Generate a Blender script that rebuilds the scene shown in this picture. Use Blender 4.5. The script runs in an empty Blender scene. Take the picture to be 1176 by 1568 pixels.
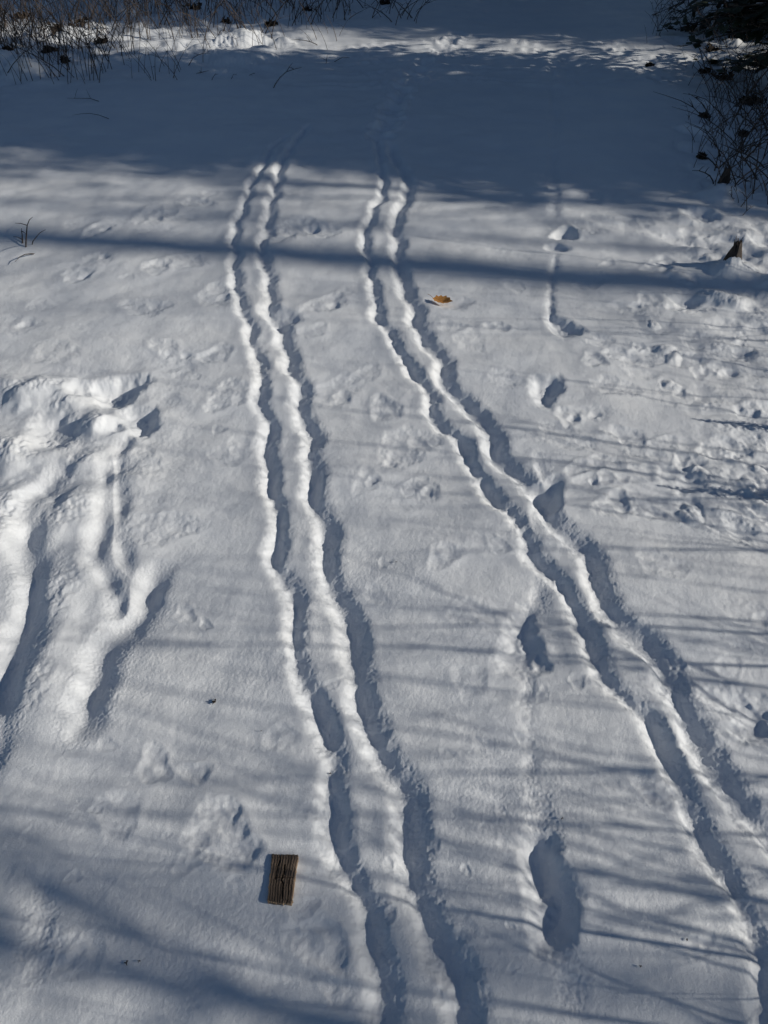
import bpy, math, random
import numpy as np
from mathutils import Vector, Matrix
random.seed(7); rng=np.random.default_rng(7)
sc=bpy.context.scene
H=1.6; PITCH=math.radians(42); F=784/math.tan(math.radians(34.5))
ct,st=math.cos(PITCH),math.sin(PITCH)
def G(px,py):
    a=(px-588)/F; v=(784-py)/F
    t=H/(st-v*ct)
    return (a*t, (ct+v*st)*t)
def mmpp(px,py):
    v=(784-py)/F
    return H/(st-v*ct)/F
AZ=math.radians(-10); EL=math.radians(24)
SUN=Vector((math.cos(EL)*math.cos(AZ),math.cos(EL)*math.sin(AZ),math.sin(EL)))
# ---------------- camera
cam=bpy.data.cameras.new("camera"); co=bpy.data.objects.new("camera",cam); sc.collection.objects.link(co)
co.location=(0,0,H); co.rotation_euler=(math.pi/2-PITCH,0,0)
cam.sensor_fit='VERTICAL'; cam.sensor_height=36; cam.sensor_width=27; cam.lens=18/math.tan(math.radians(34.5))
cam.clip_start=0.05; cam.clip_end=1500; sc.camera=co
# ---------------- light
w=bpy.data.worlds.new("World"); sc.world=w; w.use_nodes=True
nt=w.node_tree; nt.nodes.clear()
sky=nt.nodes.new("ShaderNodeTexSky"); sky.sky_type='NISHITA'; sky.sun_disc=False
sky.sun_elevation=EL; sky.sun_rotation=math.radians(100); sky.ozone_density=3.0; sky.dust_density=0.3
bg=nt.nodes.new("ShaderNodeBackground"); bg.inputs[1].default_value=0.05
ow=nt.nodes.new("ShaderNodeOutputWorld"); nt.links.new(sky.outputs[0],bg.inputs[0]); nt.links.new(bg.outputs[0],ow.inputs[0])
sl=bpy.data.lights.new("sun",'SUN'); sl.energy=3.5; sl.angle=math.radians(0.6); sl.color=(1,0.94,0.84)
so=bpy.data.objects.new("sun",sl); so.rotation_euler=SUN.to_track_quat('Z','Y').to_euler(); so.location=(8,-2,6); sc.collection.objects.link(so)
sc.view_settings.view_transform='Standard'; sc.view_settings.look='None'; sc.view_settings.exposure=0
# ---------------- noise
def h2(ix,iy,seed):
    n=(ix*374761393+iy*668265263+seed*974634777)&0xFFFFFFFF
    n=((n^(n>>13))*1274126177)&0xFFFFFFFF
    n=n^(n>>16)
    return n.astype(np.float64)/4294967295.0*2*np.pi
def perlin(x,y,seed=0):
    x0=np.floor(x).astype(np.int64); y0=np.floor(y).astype(np.int64)
    fx=x-x0; fy=y-y0
    u=fx*fx*fx*(fx*(fx*6-15)+10); v=fy*fy*fy*(fy*(fy*6-15)+10)
    def g(ix,iy,dx,dy):
        a=h2(ix,iy,seed); return np.cos(a)*dx+np.sin(a)*dy
    a=g(x0,y0,fx,fy); b=g(x0+1,y0,fx-1,fy); c=g(x0,y0+1,fx,fy-1); d=g(x0+1,y0+1,fx-1,fy-1)
    return 1.4*(a+(b-a)*u+(c-a)*v+(a-b-c+d)*u*v)
# ---------------- ground grid
ys=[0.16]
fr=745.0
while ys[-1]<14.5:
    y=ys[-1]; ys.append(y+max(0.0017,0.78*(y*y+H*H)/(H*fr)))
nfine=len(ys)
while ys[-1]<600: ys.append(ys[-1]*1.12)
neg=[]; y=0.16; d=0.004
while y>-60:
    y-=d; d*=1.15; neg.append(y)
Y=np.array(neg[::-1]+ys)
nneg=len(neg)
def hw(y):
    yy=np.clip(y,0.16,16)
    return 0.515*np.sqrt(yy*yy+H*H)*1.06+0.04
NC=1000
s=list(np.linspace(-1,1,NC))
ext=[];v=1.0;d=2.0/NC
while v<900:
    d*=1.16; v+=d; ext.append(v)
S=np.array([-e for e in ext[::-1]]+s+ext)
HW=hw(Y)
X=HW[:,None]*S[None,:]
YY=np.repeat(Y[:,None],len(S),1)
print("grid",X.shape)
Z=np.zeros_like(X)
def win(x0,x1,y0,y1):
    i0=np.searchsorted(Y,y0); i1=np.searchsorted(Y,y1)
    if i1<=i0: return None
    hs=HW[i0:i1]; c=[x0/hs.min(),x0/hs.max(),x1/hs.min(),x1/hs.max()]
    j0=np.searchsorted(S,min(c)); j1=np.searchsorted(S,max(c))
    if j1<=j0: return None
    return (slice(i0,i1),slice(j0,j1))
def smooth(pts,n=5):
    P=[np.array(p,float) for p in pts]; P=[2*P[0]-P[1]]+P+[2*P[-1]-P[-2]]
    out=[]
    for i in range(1,len(P)-2):
        for k in range(n):
            t=k/n
            out.append(0.5*((2*P[i])+(-P[i-1]+P[i+1])*t+(2*P[i-1]-5*P[i]+4*P[i+1]-P[i+2])*t*t+(-P[i-1]+3*P[i]-3*P[i+1]+P[i+2])*t**3))
    out.append(P[-2]); return out
NX1=perlin(X*28,YY*28,3); NX2=perlin(X*11,YY*11,4); NX3=perlin(X*70,YY*70,5); NX0=perlin(X*6,YY*6,6)
fadeF=1/(1+(YY/5.0)**4)
def groove(pix,hwid,depth,k=0.009,rim=0.004,shift=0.0,scal=0.009,endfade=0.1,rimw=0.025,wob=0.0,ph=0.0,per=0.27,kl=None,kr=None,n1=.8):
    P=smooth([G(*p) for p in pix],8 if wob else 5); P=[p+np.array([shift+wob*(1 if p[1]>1.6 else .5)*math.sin(6.283*p[1]/per+ph+1.2*math.sin(p[1]*2.1)),0]) for p in P]
    D=np.full(X.shape,9.0); T=np.zeros(X.shape); SG=np.ones(X.shape,np.float32)
    L=0; m=hwid+0.15
    kl=kl or k; kr=kr or k
    for a,b in zip(P[:-1],P[1:]):
        ab=b-a; l=np.hypot(*ab)
        if l<1e-6: continue
        wd=win(min(a[0],b[0])-m,max(a[0],b[0])+m,min(a[1],b[1])-m,max(a[1],b[1])+m)
        if wd is None: L+=l; continue
        dx=X[wd]-a[0]; dy=YY[wd]-a[1]
        t=np.clip((dx*ab[0]+dy*ab[1])/(l*l),0,1)
        ex_=dx-t*ab[0]
        dd=np.hypot(ex_,dy-t*ab[1])
        mk=dd<D[wd]
        D[wd]=np.where(mk,dd,D[wd]); T[wd]=np.where(mk,L+t*l,T[wd]); SG[wd]=np.where(mk,np.sign(ex_),SG[wd]); L+=l
    fade=np.clip(T/endfade,0,1)*np.clip((L-T)/endfade,0,1)
    pert=(NX1*n1+NX2)*scal+NX3*scal*0.25*fadeF*min(1,n1/.8)
    pw=np.sin(6.283*YY/per+ph+1.2*np.sin(YY*2.1)+1.5) if wob else np.sin(T*31+3*np.sin(T*7))
    pert=pert-(0.0022 if wob else .002)*pw+.005*NX0
    u=D*SG
    sl_=1/(1+np.exp(np.clip(-(u+hwid-pert)/kl,-30,30)))
    sr_=1/(1+np.exp(np.clip((u-hwid*.9+pert)/kr,-30,30)))
    dep=depth*(1+0.05*pw+0.15*NX2+.12*NX0+0.09*NX1+.05*NX3*fadeF)*sl_*sr_
    rm=rim*(1+.4*pw)*np.exp(-((D+pert-hwid-0.024-np.where(SG>0,kr-kl,0))/rimw)**2)
    return dep*fade, rm*fade
DEP=np.zeros_like(X); RIM=np.zeros_like(X)
def add(g):
    global DEP,RIM
    DEP=np.maximum(DEP,g[0])+0.25*np.minimum(DEP,g[0]); RIM=RIM+g[1]
L1=[(440,205),(412,225),(405,240),(395,260),(378,285),(372,310),(358,340),(352,365),(355,385),(352,410),(355,440),(362,470),(375,500),(378,530),(392,560),(388,590),(392,620),(402,650),(400,680),(400,710),(405,740),(415,780),(412,820),(412,860),(425,890),(438,920),(440,960),(440,1000),(448,1040),(470,1080),(485,1120),(498,1160),(490,1200),(495,1240),(500,1280),(515,1330),(535,1370),(545,1400),(555,1450),(568,1500),(570,1568),(575,1700)]
R1=[(470,190),(455,205),(440,225),(425,250),(418,275),(412,300),(405,320),(402,350),(392,385),(398,405),(402,430),(405,450),(402,475),(420,500),(428,530),(435,560),(448,590),(450,620),(452,640),(468,670),(462,700),(465,730),(470,765),(482,800),(484,850),(490,890),(510,930),(525,970),(528,1010),(530,1060),(545,1110),(560,1140),(580,1180),(600,1210),(605,1260),(610,1320),(615,1370),(635,1420),(655,1460),(680,1500),(690,1568),(700,1700)]
L2=[(572,205),(578,250),(582,275),(580,300),(568,320),(562,335),(555,350),(552,375),(560,400),(562,425),(568,450),(570,480),(590,510),(600,530),(612,555),(640,590),(650,615),(655,635),(668,655),(690,670),(705,690),(715,715),(730,745),(750,770),(775,790),(790,820),(800,850),(830,880),(850,900),(868,940),(885,980),(905,1030),(930,1065),(970,1100),(1000,1150),(1020,1190),(1040,1240),(1065,1300),(1100,1350),(1130,1410),(1150,1470),(1165,1568),(1175,1700)]
R2=[(590,215),(598,240),(612,265),(618,290),(605,320),(595,345),(600,370),(598,395),(605,415),(610,445),(622,465),(628,500),(640,525),(660,545),(668,580),(680,602),(700,620),(722,640),(735,665),(745,695),(765,718),(790,742),(815,770),(830,795),(850,820),(880,850),(895,890),(910,930),(935,965),(970,990),(1000,1030),(1015,1070),(1030,1110),(1045,1140),(1080,1190),(1110,1230),(1140,1265),(1176,1300),(1230,1360),(1300,1460),(1380,1600)]
add(groove(L1,0.017,0.029,shift=0.021,wob=.007,kl=.0075,kr=.012)); add(groove(R1,0.021,0.034,shift=0.027,kl=.008,kr=.015,wob=.008,ph=.5))
add(groove(L2,0.017,0.028,shift=0.021,wob=.007,ph=2,kl=.0075,kr=.012)); add(groove(R2,0.024,0.036,shift=0.032,kl=.009,kr=.017,wob=.008,ph=2.5))
# single trail
add(groove([(850,385),(850,400),(845,430),(842,470),(848,500)],0.008,0.015,rim=0.001,k=0.008))
add(groove([(822,690),(826,720),(832,760),(822,790),(812,830)],0.010,0.02,rim=0.001,kl=0.009,kr=.02))
add(groove([(825,880),(822,910),(812,940),(800,965)],0.012,0.022,rim=0.001,kl=0.009,kr=.022))
add(groove([(800,985),(806,1030),(806,1080),(810,1130),(812,1180),(818,1240),(822,1300),(832,1360)],0.005,0.010,rim=0.001,k=0.009))
add(groove([(815,1190),(830,1230),(838,1290),(842,1350)],0.016,0.018,rim=0.002,k=0.016))
add(groove([(850,1380),(860,1440),(872,1500),(880,1600)],0.012,0.014,rim=0.001,k=0.014))
# left disturbed
add(groove([(235,640),(205,660),(182,690),(178,740),(182,790),(182,830),(200,885)],0.011,0.026,rim=0.003,kl=0.010,kr=.015,scal=.012,n1=.25))
add(groove([(250,850),(225,900),(210,940),(165,975),(150,1010),(135,1060),(120,1110),(105,1160)],0.028,0.046,rim=0.004,kl=0.014,kr=.022,scal=.016,n1=.25))
add(groove([(110,705),(75,735),(45,765),(35,830),(45,880),(30,950),(10,1000),(-5,1060),(-40,1130)],0.028,0.050,rim=0.004,kl=0.016,kr=.026,scal=.018,n1=.25))
add(groove([(160,690),(160,740),(155,800),(145,850),(165,890),(182,925),(172,965)],0.016,0.034,rim=0.003,kl=0.011,kr=.018,scal=.012,n1=.3))
add(groove([(70,1330),(66,1400),(62,1460),(58,1560)],0.014,0.018,rim=0.002,k=0.016))
add(groove([(55,930),(40,1000),(15,1060),(-10,1150),(-20,1220)],0.018,0.024,rim=0.002,k=0.018,n1=.3))
# crossing path far away
for yy0,dp in ((62,0.03),(74,0.04),(88,0.035),(104,0.02),(122,0.025)):
    add(groove([(430,yy0+9),(500,yy0+12),(570,yy0+9),(640,yy0+1),(700,yy0-1),(800,yy0+4),(900,yy0+6),(1000,yy0),(1080,yy0-4)],0.03,dp,rim=0.025,k=0.035,scal=0.012,rimw=0.06,endfade=0.5))
add(groove([(850,335),(848,280),(846,230),(850,180),(845,130),(848,90)],0.02,0.012,rim=0.004,k=0.02,scal=0.012))
Z+= -DEP+RIM*0.7
# prints
def stamp(px,py,r,depth,ring=0.5,el=1.0,rot=0.0,rimh=0.25,edge=0.2,bowl=False,rough=.25):
    cx,cy=G(px,py)
    m=r*2.6*max(el,1)
    wd=win(cx-m,cx+m,cy-m,cy+m)
    if wd is None: return
    dx=X[wd]-cx; dy=YY[wd]-cy
    a=dx*math.cos(rot)+dy*math.sin(rot); b=-dx*math.sin(rot)+dy*math.cos(rot)
    b=b/el
    th=np.arctan2(b,a); p=random.random()*6.28; p2=random.random()*6.28
    rr=np.hypot(a,b)/r*(1+.16*np.sin(2*th+p)+.12*np.sin(3*th+p2)+.06*np.sin(5*th+p*2))+0.16*NX1[wd]+.06*NX3[wd]*fadeF[wd]
    if bowl: pit=np.exp(-(np.maximum(rr,0)*1.05)**3)*(1+(rough*NX1[wd]+.6*rough*NX3[wd])*fadeF[wd])
    else: pit=1/(1+np.exp(np.clip((rr-0.85)/edge,-30,30)))
    ox=random.uniform(-.35,.25)*r; oy=random.uniform(-.25,.25)*r
    inner=ring*np.exp(-(np.hypot(a-ox,b-oy)/(0.5*r))**2)*(1+0.12*NX3[wd])
    rim=rimh*np.exp(-((rr-1.35)/0.28)**2)
    Z[wd]+= depth*(-pit+inner+rim)
P=[(230,332,22),(120,340,20),(470,352,30),(430,362,22),(225,472,24),(240,410,18),(275,402,24),(330,455,24),(500,465,22),(478,505,18),
(510,600,30),(562,572,22),(622,682,34),(560,737,22),(645,747,20),(602,703,12),(680,852,20),(722,938,22),(720,1045,26),(240,805,42),
(772,582,22),(862,672,26),(935,688,26),(940,777,22),(1012,867,26),(1052,772,22),(1135,805,40),(1138,1092,44),(1070,568,16),(1112,566,20),
(1030,605,22),(980,572,18),(950,545,18),(720,522,20),(1125,520,16),(340,1278,42),(282,937,14),(180,1245,30),(85,542,26),(25,500,26),
(330,542,20),(352,603,28),(252,532,18),(275,545,16),(350,692,20),(150,396,18),(120,420,18),(210,705,26),(130,1470,26),(590,625,20),
(1040,735,24),(1110,690,30),(1160,680,20),(900,635,20),(1155,640,20),(870,640,18),(1060,460,34),(965,470,18),(1010,410,20),(590,860,10),(575,910,14),
(300,312,20),(250,330,16),(150,350,18),(60,470,18),(690,500,16),(760,500,16),(900,350,20),(1070,1450,18),(1000,1210,26),(700,1420,24),(490,1440,30),(430,1130,20),(520,1520,22),(235,1170,24),(300,1180,18),(900,740,14),(1150,950,30)]
for px,py,r in P:
    rw=r*mmpp(px,py)
    stamp(px,py,rw,min(0.012,0.16*rw)*random.uniform(.4,1.15),ring=random.uniform(.3,.85),el=random.uniform(.75,1.3),rot=random.random()*3,edge=random.uniform(.15,.3))
    if random.random()<.3 and py<1000:
        a=random.uniform(-.6,.6); stamp(px+r*.55*math.cos(a),py-r*.35*math.sin(a),rw*.42,min(.006,.22*rw),ring=0,rimh=.1,bowl=True,rough=.5)
for px,py,r,dp,el in [(178,598,26,.06,1.3),(212,640,22,.04,1.2),(170,655,14,.025,1),(78,660,34,.04,1.2),(30,600,34,-.03,1),(20,690,38,-.03,1.2),(100,620,24,-.02,1),(130,700,24,-.012,1),(8,790,44,-.03,1.5),(75,600,34,-.035,1),(120,600,14,.02,1),(150,650,24,-.025,1),
  (110,780,34,-.018,1.8),(95,900,40,-.016,2),(60,1040,40,-.015,1.8),
  (866,357,16,.035,1),(852,378,12,.025,1),(862,502,19,.034,1.2),(835,598,18,.032,1.7),(838,760,17,.030,1.7),(798,990,26,.026,1.6),(842,1375,36,.030,1.3),(828,1315,26,.020,1.4),(850,1425,24,.012,1.2),(432,485,20,.028,1.1),(690,464,20,.014,1),
  (1062,462,30,.02,.8),(1095,412,18,.02,1),(478,352,9,.02,1),(1135,810,20,.010,1),(1145,1100,26,.009,1),(830,1020,12,.010,1)]:
    stamp(px,py,r*mmpp(px,py)*1.15,dp,ring=0.0,el=el,rimh=0.06,bowl=True,rough=.22)
# random light prints
for i in range(130):
    px=random.uniform(-80,1260); py=random.uniform(290,1500)
    if 380<px<640 and py>300 and random.random()<.6: continue
    r=random.uniform(7,24)*mmpp(px,py)*(1 if py<900 else .8)
    stamp(px,py,r,random.uniform(.0012,.004),ring=random.uniform(.2,.9),el=random.uniform(.6,1.6),rot=random.random()*3,edge=.3)
# trampled right side
for i in range(150):
    px=random.uniform(880,1300); py=random.uniform(330,800)
    if random.random()>(px-820)/250: continue
    r=random.uniform(10,26)*mmpp(px,py); bw=random.random()<.45
    neg_=bw and random.random()<.7
    stamp(px,py,r,random.uniform(.004,.009)*(-1 if neg_ else (.6 if bw else 1)),ring=random.uniform(.2,.9)*(not bw),el=random.uniform(.6,1.5),rot=random.random()*3,edge=.22,bowl=bw,rough=.4)
for i in range(26):
    px=random.uniform(1020,1260); py=random.uniform(335,480)
    stamp(px,py,random.uniform(12,34)*mmpp(px,py),random.choice((-1,-1,1))*random.uniform(.010,.024),ring=0,el=random.uniform(.6,1.4),rimh=.05,bowl=True,rough=.3)
# far footprint line
for k in range(22):
    t=k/21; px=585+ (700-585)*t**1.5+random.uniform(-8,8); py=205-150*t+random.uniform(-3,3)
    stamp(px,py,0.08,0.028,ring=0,rimh=.3,el=1.3,bowl=True)
for k in range(46):
    stamp(random.uniform(-30,480),random.uniform(5,110),random.uniform(.1,.28),random.uniform(-.09,.05),ring=0,rimh=.15,bowl=True)
for k in range(46):
    stamp(random.uniform(1030,1300),random.uniform(40,330),random.uniform(.05,.16),random.uniform(-.06,.035),ring=0,rimh=.15,bowl=True)
for px,py,hgt in ((1118,418,.04),(1107,290,.05),(1095,300,.03)):
    stamp(px,py,.10,-hgt,ring=0,rimh=0,bowl=True)
# undulation & masks
smap=lambda x,a,b: np.clip((x-a)/(b-a),0,1)**2*(3-2*np.clip((x-a)/(b-a),0,1))
mR=smap(X-0.32*YY,0.25,0.9)*smap(YY,1.2,2.2)*(1-smap(YY,9,10))
mL=np.exp(-(((X+1.02)/0.27)**2+((YY-2.15)/0.5)**2))
mFL=smap(YY+ -0.9*X,9.2,11.0)*smap(-X,0.3,1.5)
Z+=0.018*perlin(X*.8,YY*.8,11)+0.0095*perlin(X*2.6,YY*2.6,12)+0.0026*NX2*0.9+0.0048*NX0
Z+=0.00085*NX1*fadeF+0.00045*NX3*(1+2*mR+2*mL)*fadeF
Z+=mR*(0.006*NX2+0.003*perlin(X*20,YY*20,16))
Z+=mL*(0.017*perlin(X*9,YY*9,17)+0.003*perlin(X*26,YY*26,18)+0.01)
Z+=mFL*(0.05*perlin(X*3,YY*3,19)+0.02*perlin(X*9,YY*9,20))
crumb=perlin(X*140,YY*140,21)
Z+=fadeF*0.0005*crumb*(0.5+np.clip(perlin(X*3,YY*3,22),0,1)*1.4+ (DEP>0.003)*1.5)
Z+=fadeF*0.00032*perlin(X*330,YY*330,23)
# banks far left / right, hills far away
Z+=0.25*smap(-X-0.25*YY,1.2,4.5)*smap(YY,6.5,11)
Z+=0.22*smap(X-.25*YY,1.3,4.0)*smap(YY,3,7)
R=np.hypot(X,YY); Z+=smap(R,30,300)*(10+8*perlin(X*.012,YY*.012,24))
nr,nc=X.shape
V=np.empty((nr*nc,3),np.float32); V[:,0]=X.ravel(); V[:,1]=YY.ravel(); V[:,2]=Z.ravel()
idx=np.arange(nr*nc,dtype=np.int32).reshape(nr,nc)
Q=np.stack([idx[:-1,:-1],idx[:-1,1:],idx[1:,1:],idx[1:,:-1]],-1).reshape(-1,4)
me=bpy.data.meshes.new("snow_ground")
me.vertices.add(len(V)); me.vertices.foreach_set("co",V.ravel())
me.loops.add(Q.size); me.loops.foreach_set("vertex_index",Q.ravel())
me.polygons.add(len(Q)); me.polygons.foreach_set("loop_start",np.arange(0,Q.size,4,dtype=np.int32))
me.polygons.foreach_set("use_smooth",np.ones(len(Q),bool))
me.update(calc_edges=True)
go=bpy.data.objects.new("snow_ground",me); sc.collection.objects.link(go)
def gz(x,y):
    i=min(max(np.searchsorted(Y,y),1),nr-1); j=min(max(np.searchsorted(S,x/HW[i]),0),nc-1)
    return float(Z[i,j])
# ---------------- materials
def mat(name,rough=0.8):
    m=bpy.data.materials.new(name); m.use_nodes=True; n=m.node_tree; b=n.nodes["Principled BSDF"]; b.inputs["Roughness"].default_value=rough
    return m,n,b
def noisecol(n,b,scale,c1,c2,detail=4,stretch=None,lo=.35,hi=.65):
    tc=n.nodes.new("ShaderNodeTexCoord"); no=n.nodes.new("ShaderNodeTexNoise"); no.inputs["Scale"].default_value=scale; no.inputs["Detail"].default_value=detail
    mp=n.nodes.new("ShaderNodeMapping"); n.links.new(tc.outputs["Object"],mp.inputs[0]); 
    if stretch: mp.inputs["Scale"].default_value=stretch
    n.links.new(mp.outputs[0],no.inputs["Vector"])
    cr=n.nodes.new("ShaderNodeValToRGB"); cr.color_ramp.elements[0].color=(*c1,1); cr.color_ramp.elements[1].color=(*c2,1)
    cr.color_ramp.elements[0].position=lo; cr.color_ramp.elements[1].position=hi
    n.links.new(no.outputs["Fac"],cr.inputs[0]); n.links.new(cr.outputs[0],b.inputs["Base Color"]); return no,mp
def bump(n,b,src,strength,dist):
    bu=n.nodes.new("ShaderNodeBump"); bu.inputs["Strength"].default_value=strength; bu.inputs["Distance"].default_value=dist
    n.links.new(src,bu.inputs["Height"]); n.links.new(bu.outputs[0],b.inputs["Normal"])
snow,n,b=mat("snow",0.5)
noisecol(n,b,3,(0.80,0.83,0.87),(0.86,0.88,0.90))
tc=n.nodes.new("ShaderNodeTexCoord"); n1=n.nodes.new("ShaderNodeTexNoise"); n1.inputs["Scale"].default_value=280; n1.inputs["Detail"].default_value=5; n1.inputs["Roughness"].default_value=.8
n.links.new(tc.outputs["Object"],n1.inputs["Vector"]); bump(n,b,n1.outputs["Fac"],0.75,0.0026)
b.inputs["Specular IOR Level"].default_value=0.4
me.materials.append(snow)
bark,n,b=mat("bark",0.9); no,mp=noisecol(n,b,14,(0.030,0.024,0.019),(0.11,0.09,0.075),stretch=(1,1,.25)); bump(n,b,no.outputs["Fac"],.6,.02)
twig,n,b=mat("dry_twig",0.8); noisecol(n,b,20,(0.03,0.022,0.018),(0.09,0.065,0.05))
ndl,n,b=mat("needles",0.6); noisecol(n,b,6,(0.012,0.020,0.010),(0.045,0.055,0.028))
straw,n,b=mat("dry_grass",0.8); noisecol(n,b,9,(0.04,0.03,0.022),(0.14,0.10,0.07))
dleaf,n,b=mat("dead_leaf",0.7); noisecol(n,b,60,(0.36,0.15,0.03),(0.62,0.30,0.08))
darkl,n,b=mat("dark_litter",0.8); noisecol(n,b,30,(0.015,0.011,0.008),(0.06,0.038,0.024))
wood,n,b=mat("weathered_wood",0.85); no,mp=noisecol(n,b,60,(0.040,0.028,0.019),(0.17,0.12,0.085),stretch=(1.6,.22,1),detail=7,lo=.3,hi=.72); bump(n,b,no.outputs["Fac"],.8,.004)
wpale,n,b=mat("wood_fresh_edge",0.85); noisecol(n,b,80,(0.22,0.14,0.08),(0.42,0.29,0.18),stretch=(1,.3,1))
# ---------------- mesh helpers
class MB:
    def __init__(s): s.v=[]; s.f=[]; s.m=[]
    def tube(s,pts,rad,sides=5,mi=0):
        base=len(s.v); k=len(pts)
        for i,p in enumerate(pts):
            p=Vector(p); t=(Vector(pts[min(i+1,k-1)])-Vector(pts[max(i-1,0)]))
            if t.length<1e-9: t=Vector((0,0,1))
            t.normalize(); a=t.cross(Vector((0.31,0.87,0.2))).normalized(); c=t.cross(a)
            for j in range(sides):
                an=2*math.pi*j/sides; s.v.append(p+(a*math.cos(an)+c*math.sin(an))*rad[i])
        for i in range(k-1):
            for j in range(sides):
                j2=(j+1)%sides; s.f.append((base+i*sides+j,base+i*sides+j2,base+(i+1)*sides+j2,base+(i+1)*sides+j)); s.m.append(mi)
        s.f.append(tuple(base+(k-1)*sides+j for j in range(sides))); s.m.append(mi)
    def poly(s,pts,mi=0):
        b=len(s.v); s.v+= [Vector(p) for p in pts]; s.f.append(tuple(range(b,b+len(pts)))); s.m.append(mi)
    def mesh(s,name,mats,sm=True):
        m=bpy.data.meshes.new(name); m.from_pydata([tuple(v) for v in s.v],[],s.f)
        for x in mats: m.materials.append(x)
        m.polygons.foreach_set("material_index",s.m)
        if sm: m.polygons.foreach_set("use_smooth",[True]*len(s.f))
        m.update(); return m
def put(name,m,loc=(0,0,0),rz=0,sc_=1,tilt=0):
    o=bpy.data.objects.new(name,m); o.location=loc; o.rotation_euler=(tilt,0,rz); o.scale=(sc_,)*3; sc.collection.objects.link(o); return o
U=random.uniform
def conifer(h=13,r0=2.0,seed=1,dens=1.0,start=0.3,sz=1.0):
    random.seed(seed); B=MB()
    B.tube([(0,0,-.2),(0,0,h*.5),(0.03,0,h)],[.016*h,.009*h,.01],8,0)
    z=start
    while z<h-.1:
        R=r0*(1-z/h)**.75+.08
        for k in range(9):
            a=U(0,6.28); r=R*U(.75,1.12); dr=U(.12,.38); zz=z+U(-.1,.1)
            pts=[]
            for i in range(5):
                t=i/4; pts.append(Vector((math.cos(a)*r*t,math.sin(a)*r*t,zz+0.18*t*r*.5-dr*r*t*t)))
            B.tube(pts,[.018,.014,.01,.006,.002],3,0)
            side=Vector((-math.sin(a),math.cos(a),0))
            ns=int(26*dens*max(.4,r/1.6))
            for q in range(ns):
                t=U(.12,1.03); i=min(int(t*4),3); p=pts[i].lerp(pts[i+1],min(t*4-i,1.1))
                sg=random.choice((-1,1)); ln=(.10+.30*(1-t))*U(.6,1.2)*min(1,r)*sz
                d=(side*sg*U(.5,1)+Vector((math.cos(a),math.sin(a),0))*U(.3,.9)+Vector((0,0,U(-.45,.1)))).normalized()
                wv=d.cross(Vector((U(-.4,.4),U(-.4,.4),1))).normalized()*U(.018,.04)*sz
                e=p+d*ln
                B.poly([p,p+d*ln*.5+wv,e,p+d*ln*.5-wv],1)
        z+=U(.2,.32)
    return B.mesh("spruce",[bark,ndl],False)
def bare(h,r,seed,first=.4,spread=.9,dep=4,nb=14):
    random.seed(seed); B=MB()
    def br(p,d,l,rad,lev):
        k=5; pts=[p]; rr=[rad]; dd=d.copy()
        for i in range(k):
            dd=(dd+Vector((U(-1,1),U(-1,1),U(-.3,.6)))*(.10 if lev==0 else .16)).normalized() if lev else (dd+Vector((U(-1,1),U(-1,1),0))*.02).normalized()
            pts.append(pts[-1]+dd*l/k); rr.append(rad*(1-.8*(i+1)/k)+.001)
        B.tube(pts,rr,8 if lev==0 else (5 if lev==1 else 3),0)
        if lev>=dep-1: return
        n_=nb if lev==0 else (7 if lev==1 else 5)
        for q in range(n_):
            t=U(first,1) if lev==0 else U(.2,1); i=min(int(t*k),k-1); pp=pts[i].lerp(pts[i+1],t*k-i)
            a=U(0,6.28); o=Vector((math.cos(a),math.sin(a),0)); 
            nd=(dd*.5+o*spread+Vector((0,0,U(0,.5)))).normalized()
            br(pp,nd,l*U(.28,.5)*(1.15-t*.6),max(.0025,rr[i]*U(.3,.5)),lev+1)
    br(Vector((0,0,-.2)),Vector((0,0,1)),h,r,0)
    return B.mesh("bare_tree",[bark])
ky=math.tan(-AZ)
def shade_pos(gx,gy,X_):  # stands at X_ so that its shadow crosses (gx,gy)
    return (X_,gy-ky*(X_-gx),gz(X_,gy-ky*(X_-gx)))
c1=conifer(16,2.5,1,dens=1.3,sz=1.3); c2=conifer(14.5,2.2,2,dens=1.3,sz=1.3); c3=conifer(5.5,1.35,3,dens=2.6,start=.1)
for i,(m,gy,X_,q) in enumerate([(c1,6.4,9,1),(c2,7.05,12,1),(c2,6.1,14,1),(c1,6.7,17,1),(c2,5.7,11.5,.7),(c1,11.25,8.5,1),(c2,13.2,9.5,1),(c1,15,9,1),(c2,11.9,13,1),(c1,17,9.5,1),(c1,10.6,15,.8),(c2,14,16,1)]):
    put("spruce_tree",m,shade_pos(0,gy,X_),rz=i*1.3,sc_=q)
put("spruce_tree",c3,(3.95,7.45,gz(3.95,7.45)-.05),rz=.4)
put("spruce_tree",c3,(4.7,10.2,gz(4.7,10.2)-.05),rz=2.4,sc_=1.15)
put("spruce_tree",c3,shade_pos(2,5.0,5.6),rz=1.1,sc_=.75)
for px,py,q in ((1275,665,.045),(1290,775,.05)):
    x,y=G(px,py); put("spruce_sapling",c3,(x,y,gz(x,y)-.01),rz=px,sc_=q)
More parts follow.
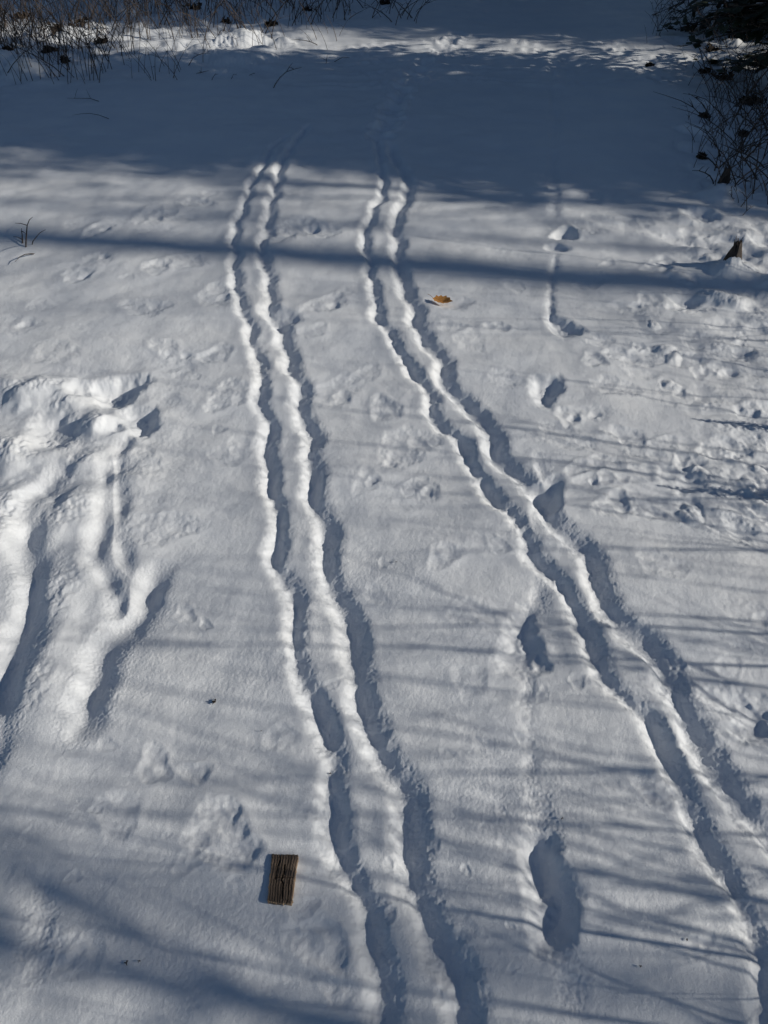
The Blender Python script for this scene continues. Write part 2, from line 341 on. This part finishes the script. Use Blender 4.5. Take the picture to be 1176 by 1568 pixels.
# background trees
random.seed(5)
for i in range(34):
    a=U(-1.25,1.0); d=U(19,45); put("spruce_tree",random.choice((c1,c2)),(math.sin(a)*d,math.cos(a)*d,gz(math.sin(a)*d,math.cos(a)*d)),rz=U(0,6),sc_=U(.8,1.2))
b1=bare(17,.22,11,first=.66); b2=bare(9,.06,12,first=.35,nb=18); b3=bare(13,.09,13,first=.3,nb=22); b4=bare(5.2,.04,14,first=.46,nb=24,spread=.7)
put("bare_tree",b1,shade_pos(0,3.66,19))
put("bare_tree",b3,shade_pos(-.4,.62,16),rz=1)
put("bare_tree",b2,shade_pos(0,4.75,10),rz=3)
put("bare_tree",b2,shade_pos(-1.5,4.35,14),rz=5)
put("bare_tree",b4,shade_pos(-.3,.42,5.0),rz=4)
put("bare_tree",b4,shade_pos(-.5,.15,5.3),rz=1)
# shrubs off to the right casting fine twig shadows
def shrub(seed,n_,h,spread=.35,br_=5,r=.006,wig=.09):
    random.seed(seed); B=MB()
    for i in range(n_):
        a=U(0,6.28); d=Vector((math.cos(a)*spread*U(0,1),math.sin(a)*spread*U(0,1),1)).normalized()
        p=Vector((U(-.12,.12),U(-.12,.12),-.05)); l=h*U(.6,1.1); pts=[p]; rr=[r*U(.7,1.2)]; r0=rr[0]
        for k in range(7):
            d=(d+Vector((U(-1,1),U(-1,1),U(-.2,.2)))*wig).normalized(); pts.append(pts[-1]+d*l/7); rr.append(r0*(1-.8*(k+1)/7))
        B.tube(pts,rr,4)
        for q in range(br_):
            k=random.randint(2,6); a=U(0,6.28); dd=(d+Vector((math.cos(a),math.sin(a),U(-.1,.4)))*.8).normalized(); q0=pts[k]; ll=l*U(.12,.35)
            q1=q0+dd*ll*.5; dd=(dd+Vector((0,0,.3))).normalized(); q2=q1+dd*ll*.5
            B.tube([q0,q1,q2],[rr[k]*.6,rr[k]*.45,.0008],3)
    return B.mesh("shrub",[twig])
s1=shrub(21,4,2.6); s2=shrub(22,5,1.8,wig=.18,spread=.8); s3=shrub(23,3,3.4,.2); s4=shrub(24,7,1.6,spread=1.1,wig=.18,br_=8)
for i,(m,gx,gy,X_) in enumerate([(s1,0,2.15,2.9),(s2,.5,1.72,2.6),(s3,0,1.25,3.3),(s4,.4,.98,2.3),(s1,.6,.75,2.6),(s2,.5,2.6,3.1),(s1,.3,.5,2.1),(s3,.2,.85,3.6),(s2,.8,.3,2.0),(s1,1,3.1,3.6),(s3,0,1.6,4.2),(s4,.8,2.0,2.6),(s4,.6,.55,1.9),(s4,1.2,3.3,3.3),(s4,.6,1.35,2.3)]):
    put("bare_shrub",m,shade_pos(gx,gy,X_),rz=i*1.7)
# dry stems
random.seed(31)
def stems(name,regs,matl,n_,hr,rr_=(.0018,.004),lean=.45):
    B=MB()
    for i in range(n_):
        x0,y0,x1,y1=random.choice(regs); px,py=U(x0,x1),U(y0,y1); x,y=G(px,py); z=gz(x,y)
        a=U(0,6.28); l=U(*hr); d=Vector((math.cos(a)*lean*U(0,1),math.sin(a)*lean*U(0,1),1)).normalized(); p=Vector((x,y,z-.03)); pts=[p]
        for k in range(5):
            d=(d+Vector((math.cos(a)*.12,math.sin(a)*.12,-.1*U(0,1)*lean*2))+Vector((U(-1,1),U(-1,1),U(-1,1)))*.07).normalized(); pts.append(pts[-1]+d*l/5)
        r=U(*rr_); B.tube(pts,[r,r*.9,r*.8,r*.65,r*.5,r*.25],3)
        if random.random()<.6:
            for q in range(random.randint(1,3)):
                k=random.randint(2,4); e=Vector((U(-1,1),U(-1,1),U(0,1))).normalized()*l*U(.1,.3); B.tube([pts[k],pts[k]+e*.5,pts[k]+e+Vector((0,0,-.01))],[r*.6,r*.5,r*.2],3)
    put(name,B.mesh(name,[matl]))
stems("dry_grass",[(-60,10,230,95),(-60,-20,300,60),(120,0,520,40),(-60,40,160,130)],straw,700,(.25,.8),(.0022,.0045),.3)
stems("dry_grass",[(150,60,330,130),(300,30,520,80)],straw,60,(.2,.6),(.0022,.004),.5)
stems("bramble_thicket",[(-60,30,200,120),(230,10,420,60),(380,-10,640,40),(-100,-40,600,20)],twig,300,(.3,.8),(.003,.007),.9)
stems("dry_grass",[(1050,40,1250,230),(1090,200,1260,330)],straw,240,(.12,.4),(.0018,.0035))
stems("bramble_thicket",[(1075,20,1230,200),(1000,-10,1240,60),(1090,150,1250,300)],twig,420,(.2,.65),(.0025,.006),.9)
stems("dry_stalk",[(1052,215,1070,290),(985,30,1010,90)],twig,8,(.2,.5),(.002,.004),.2)
stems("fallen_twig",[(300,110,480,160),(30,370,60,400),(130,140,250,200),(230,80,330,120),(490,60,530,100)],twig,16,(.12,.35),(.003,.0055),1.6)
def clumps(name,pts_,seed):
    random.seed(seed); B=MB()
    for px,py,rpx in pts_:
        x,y=G(px,py); z=gz(x,y); r=rpx*mmpp(px,py)
        for q in range(int(60)):
            c=Vector((x+random.gauss(0,r*.5),y+random.gauss(0,r*.5),z+abs(random.gauss(0,r*.35)))); e=Vector((U(-1,1),U(-1,1),U(-1,1))).normalized(); f=e.cross(Vector((U(-1,1),U(-1,1),U(-1,1)))).normalized(); q_=U(.015,.045)
            B.poly([c-e*q_,c+f*q_*.5,c+e*q_,c-f*q_*.5])
    put(name,B.mesh(name,[darkl],False))
clumps("dead_leaf_litter",[(155,66,9),(75,78,10),(345,35,7),(415,43,7),(300,18,8),(20,100,8),(103,100,6),(35,30,10),(470,20,6),(590,5,8),(200,15,9),(90,60,14),(130,40,14)],41)
clumps("dead_leaf_litter",[(1090,80,12),(1110,120,14),(1150,160,14),(1080,110,8),(1165,100,18),(1130,60,20),(1078,180,5),(1140,205,6),(995,100,4),(1075,240,4),(1160,40,24),(1120,30,20)],42)
# small splintered stumps
def stump(px,py,h,r,seed):
    random.seed(seed); x,y=G(px,py); z=gz(x,y); B=MB(); N=14
    rings=[(-.04,1.15),(0,1.0),(.3,.8),(.6,.55),(.85,.3)]
    ph=[U(0,1) for _ in range(N)]
    for hh,rr in rings:
        for j in range(N):
            a=6.283*j/N; q=r*rr*(1+.25*math.sin(3*a+seed)+.2*(ph[j]-.5)); B.v.append(Vector((math.cos(a)*q+.12*r*hh,math.sin(a)*q,hh*h if hh>0 else hh)) + Vector((0,0,ph[j]*h*.3*max(hh,0))))
    for i in range(len(rings)-1):
        for j in range(N):
            j2=(j+1)%N; B.f.append((i*N+j,i*N+j2,(i+1)*N+j2,(i+1)*N+j)); B.m.append(0)
    B.f.append(tuple((len(rings)-1)*N+j for j in range(N))); B.m.append(0)
    for q in range(9):
        a=U(0,6.28); p=Vector((math.cos(a)*r*.6,math.sin(a)*r*.6,h*.2)); B.tube([p,p*.7+Vector((0,0,h*.45)),Vector((U(-.02,.02),U(-.02,.02),h*U(.8,1.3)))],[r*.25,r*.15,.001],4)
    put("broken_stump",B.mesh("broken_stump",[twig],False),(x,y,z-.015))
stump(1118,412,.10,.040,1); stump(1106,284,.12,.036,2)
# ---- wooden board chip
def board():
    c=[G(*p) for p in ((410,1384),(447,1386),(457,1312),(417,1310))]
    cx=sum(p[0] for p in c)/4; cy=sum(p[1] for p in c)/4; z=max(gz(*p) for p in c)+.001
    nx,ny=34,60; T=.010; B=MB()
    rnd=np.random.default_rng(3)
    def P_(u,v_):
        a=[(c[0][i]*(1-u)+c[1][i]*u)*(1-v_)+(c[3][i]*(1-u)+c[2][i]*u)*v_ for i in (0,1)]; return a[0]-cx,a[1]-cy
    ej=rnd.normal(0,.0006,(ny+1,2)); ek=rnd.normal(0,.0009,(nx+1,2))
    for j in range(ny+1):
        for i in range(nx+1):
            u=i/nx;v_=j/ny; x,y=P_(u,v_); x+=ej[j,0]*(1-u)+ej[j,1]*u; y+=ek[i,0]*(1-v_)+ek[i,1]*v_
            zz=T+.0006*math.sin(u*60+2*math.sin(v_*5))+float(rnd.normal(0,.0003))
            c1_=abs(u-(.55+.04*math.sin(v_*9)+.03*math.sin(v_*23)))
            if c1_<.03 and .08<v_<.8: zz-=.006
            c2_=abs(u-(.28+.05*math.sin(v_*7+1)))
            if c2_<.02 and v_>.45: zz-=.004
            c3_=abs(u-(.8+.02*math.sin(v_*12)))
            if c3_<.02 and v_<.5: zz-=.003
            if abs(v_-.52)<.012 and .2<u<.9: zz-=.003
            if min(u,1-u,v_,1-v_)<.02: zz-=.0012
            B.v.append(Vector((x,y,zz)))
    W=nx+1
    for j in range(ny):
        for i in range(nx): B.f.append((j*W+i,j*W+i+1,(j+1)*W+i+1,(j+1)*W+i)); B.m.append(1 if i<1 or (j<1 and i<14) else 0)
    bd=[j*W for j in range(ny,0,-1)]+[i for i in range(nx)]+[j*W+nx for j in range(ny)]+[ny*W+i for i in range(nx,0,-1)]
    o=len(B.v)
    for k in bd: q=B.v[k]; B.v.append(Vector((q.x,q.y,-.012)))
    for k in range(len(bd)):
        k2=(k+1)%len(bd); B.f.append((bd[k],o+k,o+k2,bd[k2])); B.m.append(1)
    put("wood_board",B.mesh("wood_board",[wood,wpale],False),(cx,cy,z-.004))
board()
# ---- autumn leaf
def leaf():
    x,y=G(678,463); z=gz(x,y); B=MB(); L=.05
    out=[(0,-1),(.2,-.8),(.42,-.72),(.36,-.5),(.55,-.3),(.44,-.12),(.58,.2),(.42,.28),(.4,.6),(.2,.66),(0,1)]
    o=out+[(-a,b_) for a,b_ in out[-2:0:-1]]
    B.v.append(Vector((0,0,.004)))
    for a,b_ in o: B.v.append(Vector((b_*L,a*L*1.05,.006+.022*abs(a)+.010*b_*b_)))
    for k in range(len(o)): B.f.append((0,1+k,1+(k+1)%len(o))); B.m.append(0)
    B.tube([(-L*.95,0,.02),(-L*1.2,.003,.028),(-L*1.5,.008,.03)],[.0012,.001,.001],4)
    put("fallen_leaf",B.mesh("fallen_leaf",[dleaf],False),(x,y,z+.012),rz=-.3,tilt=.2)
leaf()
def bits(px,py,r,seed):
    random.seed(seed); x,y=G(px,py); z=gz(x,y); B=MB()
    for q in range(5):
        a=U(0,6.28); B.tube([(0,0,.003),(math.cos(a)*r*.6,math.sin(a)*r*.6,.006),(math.cos(a)*r,math.sin(a)*r,.002)],[r*.22,r*.2,r*.05],5)
    put("seed_debris",B.mesh("seed_debris",[darkl]),(x,y,z))
for k,(px,py,r) in enumerate([(329,1073,.009),(196,1478,.005),(215,1475,.003),(980,1480,.003),(505,1180,.003),(1050,1440,.003),(607,862,.003),(400,1118,.002),(860,1255,.003)]): bits(px,py,r,50+k)
